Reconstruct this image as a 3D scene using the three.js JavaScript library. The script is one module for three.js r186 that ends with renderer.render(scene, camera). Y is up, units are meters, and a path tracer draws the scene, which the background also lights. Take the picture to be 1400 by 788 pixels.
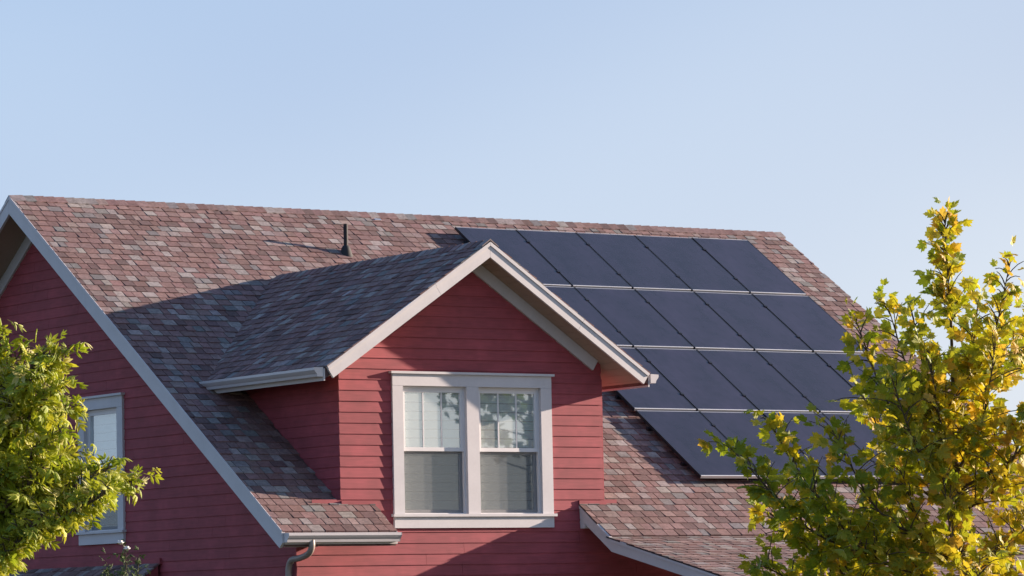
import * as THREE from 'three';
import { mergeGeometries } from 'three/addons/utils/BufferGeometryUtils.js';

// ---------------------------------------------------------------- camera, sky, sun, exposure
const H = 3.1;                                   // height of the line where the main roof meets the front wall
const scene = new THREE.Scene();
const F = 5271.95, YAW = 0.5943, PITCH = 0.0855, ROLL = -0.0209;
const CAM = new THREE.Vector3(-22.8934, H - 1.38, 38.4354);
const camera = new THREE.PerspectiveCamera(2 * Math.atan(394 / F) * 180 / Math.PI, 1400 / 788, 0.5, 1500);
const fwd = new THREE.Vector3(Math.sin(YAW) * Math.cos(PITCH), Math.sin(PITCH), -Math.cos(YAW) * Math.cos(PITCH));
const r0 = new THREE.Vector3(Math.cos(YAW), 0, Math.sin(YAW)), u0 = new THREE.Vector3().crossVectors(r0, fwd);
const camR = r0.clone().multiplyScalar(Math.cos(ROLL)).addScaledVector(u0, Math.sin(ROLL));
const camU = u0.clone().multiplyScalar(Math.cos(ROLL)).addScaledVector(r0, -Math.sin(ROLL));
camera.position.copy(CAM);
camera.quaternion.setFromRotationMatrix(new THREE.Matrix4().makeBasis(camR, camU, fwd.clone().negate()));
const fromPixel = (px, py, d) => CAM.clone().addScaledVector(fwd, d).addScaledVector(camR, (px - 700) / F * d).addScaledVector(camU, -(py - 394) / F * d);
const toPixel = (p) => { const d = p.clone().sub(CAM), w = d.dot(fwd); return [700 + F * d.dot(camR) / w, 394 - F * d.dot(camU) / w]; };

const renderer = new THREE.WebGLRenderer({ antialias: true });
renderer.toneMapping = THREE.LinearToneMapping;
renderer.toneMappingExposure = 2.8;
renderer.shadowMap.enabled = true;

const SUN = new THREE.Vector3(1, 0.22, 0.198).normalize();
{ // clear evening sky: deep blue overhead, pale towards the horizon, warmer near the sun
  const W = 1024, Hh = 512, a = new Float32Array(W * Hh * 4);
  for (let j = 0; j < Hh; j++) for (let i = 0; i < W; i++) {
    const lat = ((j + 0.5) / Hh - 0.5) * Math.PI, lon = ((i + 0.5) / W - 0.5) * 2 * Math.PI;
    const d = [Math.cos(lat) * Math.cos(lon), Math.sin(lat), Math.cos(lat) * Math.sin(lon)];
    const e = Math.max(0, lat), k = Math.exp(-e / 0.16), k2 = Math.exp(-e / 0.8);
    const c = Math.max(0, d[0] * SUN.x + d[1] * SUN.y + d[2] * SUN.z);
    const g = (0.72 * Math.pow(c, 2.5) + 0.45 * Math.pow(c, 14)) * (0.15 + 0.85 * Math.exp(-e / 0.35));
    const zen = [0.085, 0.185, 0.41], mid = [0.195, 0.342, 0.575], hor = [0.495, 0.545, 0.60], warm = [0.9, 0.56, 0.08];
    const o = (j * W + i) * 4, haze = 0.022 * (Math.sin(lon * 9 + lat * 41 + 1.3 * Math.sin(lon * 23)) + 0.7 * Math.sin(lon * 31 - lat * 67 + 2)) * Math.cos(lat);   // thin streaks of high haze
    for (let q = 0; q < 3; q++) {
      let v = zen[q] * (1 - k2) + mid[q] * k2; v = v * (1 - k) + hor[q] * k;
      a[o + q] = (v * (1 + haze * [1.3, 1, 0.5][q]) + warm[q] * g) * 0.528;
    }
    a[o + 3] = 1;
  }
  const t = new THREE.DataTexture(a, W, Hh, THREE.RGBAFormat, THREE.FloatType);
  t.mapping = THREE.EquirectangularReflectionMapping; t.magFilter = t.minFilter = THREE.LinearFilter; t.needsUpdate = true;
  scene.background = t; scene.environment = t;
}
const sun = new THREE.DirectionalLight(new THREE.Color().setRGB(1.0, 0.81, 0.66), 5);
sun.position.copy(SUN).multiplyScalar(60); sun.castShadow = true; sun.shadow.radius = 1;
sun.shadow.mapSize.set(4096, 4096);
Object.assign(sun.shadow.camera, { left: -30, right: 30, top: 20, bottom: -20, near: 1, far: 160 });
sun.name = 'sun'; scene.add(sun, sun.target);

// ---------------------------------------------------------------- helpers
let seed = 7;
const rnd = () => { seed |= 0; seed = seed + 0x6D2B79F5 | 0; let t = Math.imul(seed ^ seed >>> 15, 1 | seed); t = t + Math.imul(t ^ t >>> 7, 61 | t) ^ t; return ((t ^ t >>> 14) >>> 0) / 4294967296; };
const rr = (a, b) => a + (b - a) * rnd();
const V = (x, y, z) => new THREE.Vector3(x, y, z);
const taken = {};
const numbered = (n) => { const k = taken[n] = (taken[n] ?? -1) + 1; return k ? n + '_' + String(k).padStart(3, '0') : n; };
function shadowed(m) { m.castShadow = m.receiveShadow = true; return m; }
function part(name, geo, mat, parent) { const m = shadowed(new THREE.Mesh(geo, mat)); m.name = name; parent.add(m); return m; }
function group(name, parent) { const g = new THREE.Group(); g.name = name; parent.add(g); return g; }
function thing(name, label, category, pos, grp) {
  const g = new THREE.Group(); g.name = numbered(name); g.position.copy(pos ?? V(0, 0, 0)); scene.add(g);
  g.userData = { label, category }; if (grp) g.userData.group = grp; return g;
}
function geoFrom(pos, uv, col) {
  const g = new THREE.BufferGeometry();
  g.setAttribute('position', new THREE.Float32BufferAttribute(pos, 3));
  g.setAttribute('uv', new THREE.Float32BufferAttribute(uv, 2));
  if (col) g.setAttribute('color', new THREE.Float32BufferAttribute(col, 3));
  g.computeVertexNormals(); return g;
}
// uv in metres from the dominant direction of each triangle
function metreUV(g) {
  const p = g.attributes.position, n = p.count, uv = new Float32Array(n * 2), a = V(), b = V(), c = V(), nn = V();
  for (let i = 0; i < n; i += 3) {
    a.fromBufferAttribute(p, i); b.fromBufferAttribute(p, i + 1); c.fromBufferAttribute(p, i + 2);
    nn.copy(b).sub(a).cross(c.clone().sub(a));
    const ax = Math.abs(nn.x), ay = Math.abs(nn.y), az = Math.abs(nn.z);
    [a, b, c].forEach((q, k) => {
      let s, t; if (ax >= ay && ax >= az) { s = q.z; t = q.y; } else if (ay >= az) { s = q.x; t = q.z; } else { s = q.x; t = q.y; }
      uv[(i + k) * 2] = s; uv[(i + k) * 2 + 1] = t;
    });
  }
  g.setAttribute('uv', new THREE.BufferAttribute(uv, 2)); return g;
}
const area = (p) => { let s = 0; p.forEach((a, i) => { const b = p[(i + 1) % p.length]; s += a[0] * b[1] - b[0] * a[1]; }); return s / 2; };
// a polygon pushed along an axis: 'z' takes [x, y], 'x' takes [z, y], 'y' takes [x, z]
function prism(poly, axis, a, b) {
  let q = axis === 'z' ? poly.map((p) => [...p]) : poly.map(([s, t]) => [t, s]);
  if (area(q) < 0) q.reverse();
  const at = ([s, t], w) => axis === 'z' ? [s, t, w] : axis === 'x' ? [w, s, t] : [t, w, s];
  const lo = Math.min(a, b), hi = Math.max(a, b), pos = [];
  const tri = THREE.ShapeUtils.triangulateShape(q.map((p) => new THREE.Vector2(...p)), []);
  for (const [i, j, k] of tri) { pos.push(...at(q[i], hi), ...at(q[j], hi), ...at(q[k], hi), ...at(q[i], lo), ...at(q[k], lo), ...at(q[j], lo)); }
  q.forEach((p, i) => { const n = q[(i + 1) % q.length]; pos.push(...at(p, lo), ...at(n, lo), ...at(n, hi), ...at(p, lo), ...at(n, hi), ...at(p, hi)); });
  return metreUV(geoFrom(pos, new Array(pos.length / 3 * 2).fill(0)));
}
const box = (x0, x1, y0, y1, z0, z1) => prism([[x0, y0], [x1, y0], [x1, y1], [x0, y1]], 'z', z0, z1);
const merge = (list) => mergeGeometries(list.map((g) => g.index ? g.toNonIndexed() : g));
// a plane of a wall: o + u*U + v*V (V is up), outward N
const frame = (o, u, n) => ({ o, u, n, at: (a, v, d) => [o.x + u.x * a + n.x * d, v, o.z + u.z * a + n.z * d] });
const FRONT = frame(V(0, 0, 0), V(1, 0, 0), V(0, 0, 1));
const GABLE = frame(V(0, 0, 0), V(0, 0, 1), V(-1, 0, 0));
function slab(fr, poly, d0, d1f) {              // polygon [u, v] of a wall plane, from depth d0 to d1f(v)
  let q = area(poly) < 0 ? [...poly].reverse() : poly; const pos = [];
  const f = (p) => fr.at(p[0], p[1], typeof d1f === 'number' ? d1f : d1f(p[1])), k = (p) => fr.at(p[0], p[1], d0);
  for (let i = 1; i < q.length - 1; i++) pos.push(...f(q[0]), ...f(q[i]), ...f(q[i + 1]), ...k(q[0]), ...k(q[i + 1]), ...k(q[i]));
  q.forEach((p, i) => { const n = q[(i + 1) % q.length]; pos.push(...k(p), ...k(n), ...f(n), ...k(p), ...f(n), ...f(p)); });
  return metreUV(geoFrom(pos, new Array(pos.length / 3 * 2).fill(0)));
}
const fbox = (fr, a0, a1, v0, v1, d0, d1) => slab(fr, [[a0, v0], [a1, v0], [a1, v1], [a0, v1]], d0, d1);
function clip(poly, i, val, keepAbove) {
  const out = [], s = keepAbove ? 1 : -1;
  poly.forEach((p, k) => {
    const q = poly[(k + 1) % poly.length], dp = s * (p[i] - val), dq = s * (q[i] - val);
    if (dp >= 0) out.push(p);
    if ((dp > 0 && dq < 0) || (dp < 0 && dq > 0)) { const t = dp / (dp - dq); out.push([p[0] + (q[0] - p[0]) * t, p[1] + (q[1] - p[1]) * t]); }
  });
  return out;
}

// ---------------------------------------------------------------- textures
const noiseGrid = (n) => { const a = new Float32Array(n * n); for (let i = 0; i < a.length; i++) a[i] = rnd(); return a; };
function valueNoise(g, n, x, y) {
  const xi = Math.floor(x), yi = Math.floor(y), fx = x - xi, fy = y - yi, w = (v) => ((v % n) + n) % n, s = (t) => t * t * (3 - 2 * t);
  const q = (i, j) => g[w(j) * n + w(i)], a = q(xi, yi), b = q(xi + 1, yi), c = q(xi, yi + 1), d = q(xi + 1, yi + 1);
  return (a + (b - a) * s(fx)) * (1 - s(fy)) + (c + (d - c) * s(fx)) * s(fy);
}
function makeTex(n, fn, metres, srgb = true) {   // fn(x, y) in 0..1 -> [r, g, b] 0..1
  const a = new Uint8Array(n * n * 4);
  for (let j = 0; j < n; j++) for (let i = 0; i < n; i++) { const c = fn(i / n, j / n), o = (j * n + i) * 4; for (let q = 0; q < 3; q++) a[o + q] = Math.max(0, Math.min(255, c[q] * 255)); a[o + 3] = 255; }
  const t = new THREE.DataTexture(a, n, n); t.wrapS = t.wrapT = THREE.RepeatWrapping; t.magFilter = THREE.LinearFilter; t.minFilter = THREE.LinearMipmapLinearFilter; t.generateMipmaps = true;
  if (srgb) t.colorSpace = THREE.SRGBColorSpace; t.repeat.set(1 / metres[0], 1 / metres[1]); t.needsUpdate = true; return t;
}
const G1 = noiseGrid(256);
const granules = makeTex(512, (x, y) => {
  const fine = rnd(), mid = valueNoise(G1, 64, x * 64, y * 64), big = valueNoise(G1, 8, x * 8 + 3, y * 8);
  const v = 0.82 + 0.22 * (fine - 0.5) + 0.16 * (mid - 0.5) + 0.12 * (big - 0.5); return [v, v * 0.995, v * 0.99];
}, [1.7, 1.7]);
const paintTex = makeTex(512, (x, y) => {        // painted cement board: faint brush grain along the board, chalky patches
  const grain = valueNoise(G1, 256, x * 16, y * 256), patch = valueNoise(G1, 8, x * 8, y * 8), spots = valueNoise(G1, 32, x * 32 + 9, y * 32);
  const v = 0.90 + 0.09 * (grain - 0.5) + 0.11 * (patch - 0.5) + 0.07 * (spots - 0.5); return [v, v, v];
}, [2.3, 2.3]);
const trimTex = makeTex(256, (x, y) => {
  const p = valueNoise(G1, 8, x * 8, y * 8), s = valueNoise(G1, 64, x * 64, y * 64), v = 0.95 + 0.035 * (p - 0.5) + 0.02 * (s - 0.5); return [v, v, v * 0.997];
}, [1.3, 1.3]);
const barkTex = makeTex(256, (x, y) => { const v = 0.6 + 0.5 * (valueNoise(G1, 64, x * 64, y * 16) - 0.5) + 0.3 * (rnd() - 0.5); return [v, v * 0.95, v * 0.9]; }, [0.5, 0.5]);
const lawnTex = makeTex(512, (x, y) => { const v = 0.75 + 0.3 * (valueNoise(G1, 16, x * 16, y * 16) - 0.5) + 0.35 * (rnd() - 0.5); return [v, v, v * 0.8]; }, [6, 6]);
const cellTex = makeTex(512, (x, y) => {         // dark cells with the faint lines between them, 6 x 10 on a panel
  const cx = (x * 6) % 1, cy = (y * 10) % 1, line = (cx < 0.02 || cy < 0.02) ? 0.12 : 0, bus = ((cx * 3) % 1 < 0.02) ? 0.05 : 0;
  const v = 0.72 + line + bus + 0.05 * (rnd() - 0.5) + 0.12 * (valueNoise(G1, 16, x * 16, y * 16) - 0.5) + 0.22 * (valueNoise(G1, 4, x * 4, y * 4) - 0.5); return [v, v, v];
}, [1, 1]);

// ---------------------------------------------------------------- materials
const lin = (r, g, b) => new THREE.Color().setRGB(r, g, b);
const M = {};
M.shingle = new THREE.MeshStandardMaterial({ vertexColors: true, map: granules, roughness: 0.95 });
M.deck = new THREE.MeshStandardMaterial({ color: lin(0.155, 0.09, 0.088), map: granules, roughness: 1 });
M.red = [0, 1, 2, 3].map((i) => new THREE.MeshStandardMaterial({ color: lin(0.355, 0.060, 0.076).multiplyScalar([1, 0.95, 1.05, 0.98][i]), map: paintTex, roughness: 0.75 }));
M.redCore = M.red[0];
M.trim = new THREE.MeshStandardMaterial({ color: lin(0.60, 0.575, 0.59), map: trimTex, roughness: 0.55 });
M.soffit = new THREE.MeshStandardMaterial({ color: lin(0.36, 0.275, 0.22), map: trimTex, roughness: 0.7 });  // darker and browner than the trim
M.gutter = new THREE.MeshStandardMaterial({ color: lin(0.60, 0.57, 0.59), map: trimTex, roughness: 0.35, metalness: 0.1 });
M.spout = new THREE.MeshStandardMaterial({ color: lin(0.33, 0.27, 0.24), map: trimTex, roughness: 0.45 });
M.sash = new THREE.MeshStandardMaterial({ color: lin(0.66, 0.64, 0.64), roughness: 0.4 });
M.glass = new THREE.MeshPhysicalMaterial({ color: lin(0.9, 0.96, 0.95), roughness: 0.015, metalness: 0.55, transmission: 1, thickness: 0, ior: 1.6 });
M.screen = new THREE.MeshStandardMaterial({ color: lin(0.09, 0.095, 0.1), roughness: 0.9, transparent: true, opacity: 0.5, side: THREE.DoubleSide });
M.blind = new THREE.MeshStandardMaterial({ color: lin(0.62, 0.63, 0.61), roughness: 0.7 });
M.vent = new THREE.MeshStandardMaterial({ color: lin(0.012, 0.012, 0.014), roughness: 0.75 });
M.metal = new THREE.MeshStandardMaterial({ color: lin(0.6, 0.6, 0.6), roughness: 0.4, metalness: 0.8 });
M.panel = new THREE.MeshPhysicalMaterial({ color: lin(0.036, 0.027, 0.053), map: cellTex, roughness: 0.6, specularIntensity: 0.15, clearcoat: 0.75, clearcoatRoughness: 0.08 });
M.panelFrame = new THREE.MeshStandardMaterial({ color: lin(0.012, 0.012, 0.016), roughness: 0.45, metalness: 0.3 });
M.panelEdge = new THREE.MeshStandardMaterial({ color: lin(0.55, 0.55, 0.56), roughness: 0.4, metalness: 0.6 });
M.bark = new THREE.MeshStandardMaterial({ color: lin(0.24, 0.19, 0.14), map: barkTex, roughness: 0.95 });
M.petal = new THREE.MeshStandardMaterial({ color: lin(0.75, 0.72, 0.68), roughness: 0.8 });
M.lawn = new THREE.MeshStandardMaterial({ color: lin(0.16, 0.145, 0.09), map: lawnTex, roughness: 1 });
M.concrete = new THREE.MeshStandardMaterial({ color: lin(0.36, 0.34, 0.31), map: trimTex, roughness: 0.9 });

// ---------------------------------------------------------------- ground
{
  const g = new THREE.PlaneGeometry(1000, 1000).toNonIndexed(); g.rotateX(-Math.PI / 2); metreUV(g);
  const m = part('lawn', g, M.lawn, scene); m.userData = { kind: 'structure', label: 'short green lawn around the house', category: 'lawn' };
}

// ---------------------------------------------------------------- the house: measures
const T = 2 / 3, CS = 1 / Math.hypot(1, T), SN = T * CS;           // 8 in 12 pitch
const ZR = -6.31, YR = H + T * 6.31;                               // ridge
const XL = -0.489, XR = 12.128, XW = 11.64;                        // rakes and right wall
const ZE = 0.507;                                                  // eave of the left return
const XRET = 1.05, XP = 4.0, ZB = 0.657, TP = 0.227, ZP = 3.35;    // return end, porch rake, porch break, porch slope, porch eave
const XM = 2.485, YD = H + 3.108, WE = 2.305, OD = 0.435;          // dormer ridge, half width to the eave, front overhang
const XD0 = 0.612, XD1 = 2 * XM - XD0, YE = YD - T * WE;
const onRoof = (x, s, h = 0) => V(x, YR - s * SN + h * CS, ZR + s * CS + h * SN);
const sOf = (z) => (z - ZR) / CS;

const house = thing('house', 'red lap-sided house with gabled dormer and mottled pinkish shingle roof', 'house');

// ---- roof decks
const bandZ = (zA, zB2, top, thick) => [[zA, H - T * zA + top], [zB2, H - T * zB2 + top], [zB2, H - T * zB2 + top - thick], [zA, H - T * zA + top - thick]];
const TOP = -0.016, TH = 0.17;
const mainRoof = part('main_roof', merge([
  prism(bandZ(ZR, ZE - 0.02, TOP, TH), 'x', XL + 0.035, XRET),
  prism(bandZ(ZR, -0.3, TOP, TH), 'x', XRET + 0.001, XP),
  prism([[ZR, YR + TOP], [ZB, H - T * ZB + TOP], [ZP, H - T * ZB - TP * (ZP - ZB) + TOP], [ZP, H - T * ZB - TP * (ZP - ZB) + TOP - 0.13], [ZB, H - T * ZB + TOP - 0.15], [ZR, YR + TOP - TH]], 'x', XP + 0.036, XR - 0.035),
]), M.deck, house);
mainRoof.userData.label = 'main roof of mottled pink, brown and grey shingles';
const yPorch = H - T * ZB - TP * (ZP - ZB);
const rearRoof = part('rear_roof', prism([[ZR - 0.001, YR + TOP], [2 * ZR - ZE, H - T * ZE + TOP], [2 * ZR - ZE, H - T * ZE + TOP - TH], [ZR - 0.001, YR + TOP - TH]], 'x', XL + 0.035, XR - 0.035), M.deck, house);
const dormerRoof = (() => {
  const side = (s) => prism([[XM, YD + TOP], [XM + s * WE, YE + TOP], [XM + s * WE, YE + TOP - 0.13], [XM, YD + TOP - 0.13]], 'z', -4.7, OD - 0.035);
  return part('dormer_roof', merge([side(-1), side(1)]), M.deck, house);
})();
dormerRoof.userData.label = 'dormer roof with shaded slate-toned shingles';

// ---- shingles
const tabs = [];                                                   // every visible shingle: corners, colour, screen size, owner
const PAL = [[0.26, 0.145, 0.137], [0.29, 0.178, 0.168], [0.21, 0.112, 0.105], [0.155, 0.09, 0.088], [0.37, 0.325, 0.312], [0.32, 0.235, 0.222], [0.225, 0.218, 0.22]];
const CUM = [0.27, 0.46, 0.60, 0.71, 0.83, 0.92, 1];
function tabColour() {
  const r = rnd(); let i = 0; while (r > CUM[i]) i++;
  const k = rr(0.88, 1.12); return PAL[i].map((c, q) => (c * 0.86 + [0.255, 0.155, 0.147][q] * 0.14) * k * rr(0.97, 1.03));
}
// point(a, s, h): a along the course, s down the slope, h off the roof
function shingle(point, a0, a1, s, ex, owner, th, col) {
  const up = s - ex - 0.012, c = col ?? tabColour(), pos = [], uv = [], cl = [], du = rnd() * 5;
  const A = point(a0, s, th), B = point(a1, s, th), C = point(a1, up, -0.004), D = point(a0, up, -0.004);
  const A2 = point(a0, s, -0.02), B2 = point(a1, s, -0.02), C2 = point(a1, up, -0.02), D2 = point(a0, up, -0.02);
  const quad = (p, q, r, t, uvs) => { for (const [v, w] of [[p, 0], [q, 1], [r, 2], [p, 0], [r, 2], [t, 3]]) { pos.push(v.x, v.y, v.z); uv.push(uvs[w][0] + du, uvs[w][1]); cl.push(...c); } };
  quad(A, B, C, D, [[a0, -s], [a1, -s], [a1, -up], [a0, -up]]);
  quad(A2, B2, B, A, [[a0, 0], [a1, 0], [a1, 0.02], [a0, 0.02]]);
  quad(A2, A, D, D2, [[0, s], [0.02, s], [0.02, up], [0, up]]);
  quad(B2, C2, C, B, [[0, s], [0, up], [0.02, up], [0.02, s]]);
  const px = [A, B, C, D].map(toPixel); let inside = px.every(([x, y]) => x > 0 && x < 1400 && y > 0 && y < 788);
  tabs.push({ pos, uv, cl, owner, size: inside ? Math.abs(area(px)) : 0, mid: A.clone().add(C).multiplyScalar(0.5) });
}
function course(point, aMin, aMax, s, ex, owner, keep) {
  let a = aMin - rnd() * 0.15, raised = rnd() < 0.5, left = 0, col = null;
  while (a < aMax) {
    const w = rr(0.10, 0.20), a0 = Math.max(a, aMin), a1 = Math.min(a + w - 0.0115, aMax);
    if (a1 - a0 > 0.025) { const p = point((a0 + a1) / 2, s, 0); if (!keep || keep(p)) shingle(point, a0, a1, s, ex, owner, raised ? rr(0.007, 0.011) : rr(0.002, 0.005)); }
    a += w; raised = rnd() < 0.25 ? raised : !raised;
  }
}
const EX = 0.143;
const inDormer = (p) => p.z > -4.75 && p.y < YD - T * Math.abs(p.x - XM) - 0.12 && p.x > XD0 + 0.08 && p.x < XD1 - 0.08;
{
  const main = (a, s, h) => onRoof(a, s, h);
  const sEnd = sOf(ZE), sWall = sOf(-0.01), sBreak = sOf(ZB);
  const n = Math.round((sEnd - 0.1) / EX), ex = (sEnd - 0.1) / n;   // courses end on the left eave
  for (let k = 1; k <= n + 2; k++) {
    const s = 0.1 + k * ex;
    if (s <= sWall) course(main, XL, XR + 0.012, s, ex, mainRoof, (p) => !inDormer(p) && !(p.z > -4.6 && Math.abs(p.x - XM) < WE && p.y < YD - T * Math.abs(p.x - XM) - 0.3 && p.x > XD0 && p.x < XD1));
    else { if (s <= sEnd + 0.001) course(main, XL, XRET + 0.012, s, ex, mainRoof, (p) => !(p.z < -0.01 && p.x > XD0)); if (s <= sBreak + 0.02) course(main, XP - 0.012, XR + 0.012, s, ex, mainRoof); }
  }
  const rear = (a, s, h) => { const p = onRoof(-a, s, h); p.z = 2 * ZR - p.z; return p; };
  for (let k = 1; k <= n; k++) course(rear, -XR - 0.012, -XL, 0.1 + k * ex, ex, rearRoof);
  const sP = (s, a, h) => { const c = 1 / Math.hypot(1, TP), sn = TP * c; return V(a, H - T * ZB - s * sn + h * c, ZB + s * c + h * sn); };
  const porch = (a, s, h) => sP(s, a, h), lenP = (ZP - ZB) * Math.hypot(1, TP);
  for (let s = 0.06; s < lenP + 0.03; s += EX) course(porch, XP - 0.012, XR + 0.012, s, EX, mainRoof);
}
for (const sd of [-1, 1]) {
  const pt = (a, s, h) => V(XM + sd * (s * CS + h * SN), YD - s * SN + h * CS, sd < 0 ? a : -a);
  const L = WE / CS, n = Math.round((L - 0.08) / EX), ex = (L - 0.08) / n;
  for (let k = 1; k <= n; k++) {
    const s = 0.08 + k * ex, y = YD - s * SN, zb = Math.max(-4.75, -(y - H) / T - 0.45);
    course(pt, sd < 0 ? zb : -OD - 0.012, sd < 0 ? OD + 0.012 : -zb, s, ex, dormerRoof, (p) => p.y > H - T * p.z - 0.1);
  }
}
{ // the shingles that show largest become parts of their own, the rest one mass for each roof
  const hidden = (t) => t.mid.x > 5.95 && t.mid.z < -0.25 && t.mid.x < 11.2 && t.mid.y > H;
  const best = tabs.filter((t) => t.size > 0 && t.owner !== rearRoof && !hidden(t) && !(t.owner === dormerRoof && t.mid.x > XM)).sort((a, b) => b.size - a.size).slice(0, 300);
  const single = new Set(best);
  for (const t of best) part('shingle', geoFrom(t.pos, t.uv, t.cl), M.shingle, t.owner);
  for (const o of [mainRoof, dormerRoof, rearRoof]) {
    const pos = [], uv = [], cl = [];
    for (const t of tabs) if (t.owner === o && !single.has(t)) { for (const v of t.pos) pos.push(v); for (const v of t.uv) uv.push(v); for (const v of t.cl) cl.push(v); }
    part('shingle_courses', geoFrom(pos, uv, cl), M.shingle, o).userData.kind = 'stuff';
  }
}
// ---- ridge caps: bent shingles lapped along the ridges
function ridgeCap(owner, along, w, ridge) {                        // ridge(a, off, side, lift)
  const pos = [], uv = [], cl = [], c = tabColour();
  const e = along + 0.20, P = (a, sd, l) => ridge(a, 0.14, sd, l), R = (a, l) => ridge(a, 0, 1, l);
  const quad = (p, q, r, t, us) => { for (const [v, k] of [[p, 0], [q, 1], [r, 2], [p, 0], [r, 2], [t, 3]]) { pos.push(v.x, v.y, v.z); uv.push(us[k][0], us[k][1]); cl.push(...c); } };
  for (const sd of [-1, 1]) {
    quad(P(along, sd, 0.004), P(e, sd, 0.016), R(e, 0.022), R(along, 0.010), [[along, 0], [e, 0], [e, 0.14], [along, 0.14]]);
    quad(P(e, sd, 0.016), P(e, sd, 0.002), R(e, 0.004), R(e, 0.022), [[0, 0], [0.1, 0], [0.1, 0.1], [0, 0.1]]);
    quad(P(along, sd, 0.004), P(along, sd, -0.012), P(e, sd, -0.012), P(e, sd, 0.016), [[along, 0], [along, 0.02], [e, 0.02], [e, 0]]);
  }
  part('ridge_cap', geoFrom(pos, uv, cl), M.shingle, owner);
}
for (let x = XR - 0.17; x > XL - 0.04; x -= 0.15) ridgeCap(mainRoof, x, 1, (a, off, sd, l) => V(a, YR + l - off * SN, ZR + sd * off * CS));
for (let z = OD - 0.19; z > -4.6; z -= 0.15) ridgeCap(dormerRoof, z, 1, (a, off, sd, l) => V(XM + sd * off * CS, YD + l - off * SN, a));

// ---- walls: hollow cores with real window openings, lap boards outside
const FW = { a0: 1.3235, a1: 3.5987, v0: H - 0.2951, v1: H + 1.5289 };             // front window, outside of its casing
const GW = { a0: -5.330, a1: -4.135, v0: H - 0.343, v1: H + 1.503 };               // gable window
const frontWall = (() => {
  const s = new THREE.Shape([[0, 0], [XW, 0], [XW, H - 0.1], [XD1, H - 0.1], [XD1, YD - T * (XD1 - XM) - 0.1], [XM, YD - 0.1], [XD0, YD - T * (XD1 - XM) - 0.1], [XD0, H - 0.1], [0, H - 0.1]].map((p) => new THREE.Vector2(...p)));
  s.holes.push(new THREE.Path([[FW.a0 + 0.1, FW.v0 + 0.1], [FW.a1 - 0.1, FW.v0 + 0.1], [FW.a1 - 0.1, FW.v1 - 0.1], [FW.a0 + 0.1, FW.v1 - 0.1]].map((p) => new THREE.Vector2(...p))));
  const g = new THREE.ExtrudeGeometry(s, { depth: 0.12, bevelEnabled: false }); g.translate(0, 0, -0.121);
  return part('front_wall', g, M.redCore, house);
})();
const gableWall = (() => {
  const s = new THREE.Shape([[2 * ZR + 0.13, 0], [-0.122, 0], [-0.122, H - 0.08], [ZR, YR - 0.12], [2 * ZR + 0.13, H - 0.1]].map((p) => new THREE.Vector2(...p)));
  s.holes.push(new THREE.Path([[GW.a0 + 0.1, GW.v0 + 0.1], [GW.a1 - 0.1, GW.v0 + 0.1], [GW.a1 - 0.1, GW.v1 - 0.1], [GW.a0 + 0.1, GW.v1 - 0.1]].map((p) => new THREE.Vector2(...p))));
  const g = new THREE.ExtrudeGeometry(s, { depth: 0.12, bevelEnabled: false }); g.rotateY(-Math.PI / 2); g.translate(0.121, 0, 0);
  return part('gable_wall', g, M.redCore, house);
})();
part('far_gable_wall', prism([[2 * ZR + 0.13, 0], [-0.122, 0], [-0.122, H - 0.08], [ZR, YR - 0.12], [2 * ZR + 0.13, H - 0.1]], 'x', XW - 0.12, XW - 0.001), M.red[0], house);
part('rear_wall', box(0, XW, 0, H - 0.1, 2 * ZR + 0.001, 2 * ZR + 0.12), M.red[0], house);
const cheekL = part('dormer_side_wall', prism([[-0.122, H - 0.1], [-0.122, YE - 0.02], [-(YE - H) / T, YE - 0.02]], 'x', XD0 + 0.001, XD0 + 0.1), M.redCore, house);
const cheekR = part('dormer_side_wall', prism([[-0.122, H - 0.1], [-0.122, YE - 0.02], [-(YE - H) / T, YE - 0.02]], 'x', XD1 - 0.1, XD1 - 0.001), M.redCore, house);

const REVEAL = 0.1283;
function siding(owner, fr, phase, v0, v1, outline, open, joint) {   // outline(v) -> [aMin, aMax]
  const k0 = Math.floor((v0 - phase) / REVEAL);
  for (let k = k0; phase + k * REVEAL < v1; k++) {
    const lo = Math.max(v0, phase + k * REVEAL), hi = Math.min(v1, phase + (k + 1) * REVEAL);
    if (hi - lo < 0.015) continue;
    const [l0, r0_] = outline(lo + 0.001), [l1, r1] = outline(hi);
    const full = [[l0, lo], [r0_, lo], [Math.max(r1, l1), hi], [l1, hi]];
    let pieces = [full];
    if (open && lo < open.v1 && hi > open.v0) {
      pieces = [clip(full, 0, open.a0, false), clip(full, 0, open.a1, true)];
      const mid = clip(clip(full, 0, open.a0, true), 0, open.a1, false);
      if (hi > open.v1) pieces.push(clip(mid, 1, open.v1, true));
      if (lo < open.v0) pieces.push(clip(mid, 1, open.v0, false));
    }
    const cuts = []; let c = Math.min(l0, l1) + rr(0.6, 3.2); while (c < Math.max(r0_, r1) - 0.4) { cuts.push(c); c += rr(2.4, 3.66); }
    const edges = joint ? [-99, ...cuts, 99] : [-99, 99], tilt = rr(-0.0012, 0.0012), bot = rr(0.0095, 0.0125);
    for (let p of pieces) for (let i = 0; i < edges.length - 1; i++) {
      let q = clip(clip(p, 0, edges[i] + 0.0015, true), 0, edges[i + 1] - 0.0015, false);
      if (q.length < 3 || Math.abs(area(q)) < 0.0008) continue;
      part('siding_board', slab(fr, q, -0.0005, (v) => 0.004 + (bot + tilt * (i % 2)) * (phase + (k + 1) * REVEAL - v) / REVEAL), M.red[Math.floor(rnd() * 4)], owner);
    }
  }
}
const inset = (w, m) => ({ a0: w.a0 + m, a1: w.a1 - m, v0: w.v0 + m, v1: w.v1 - m });
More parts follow.
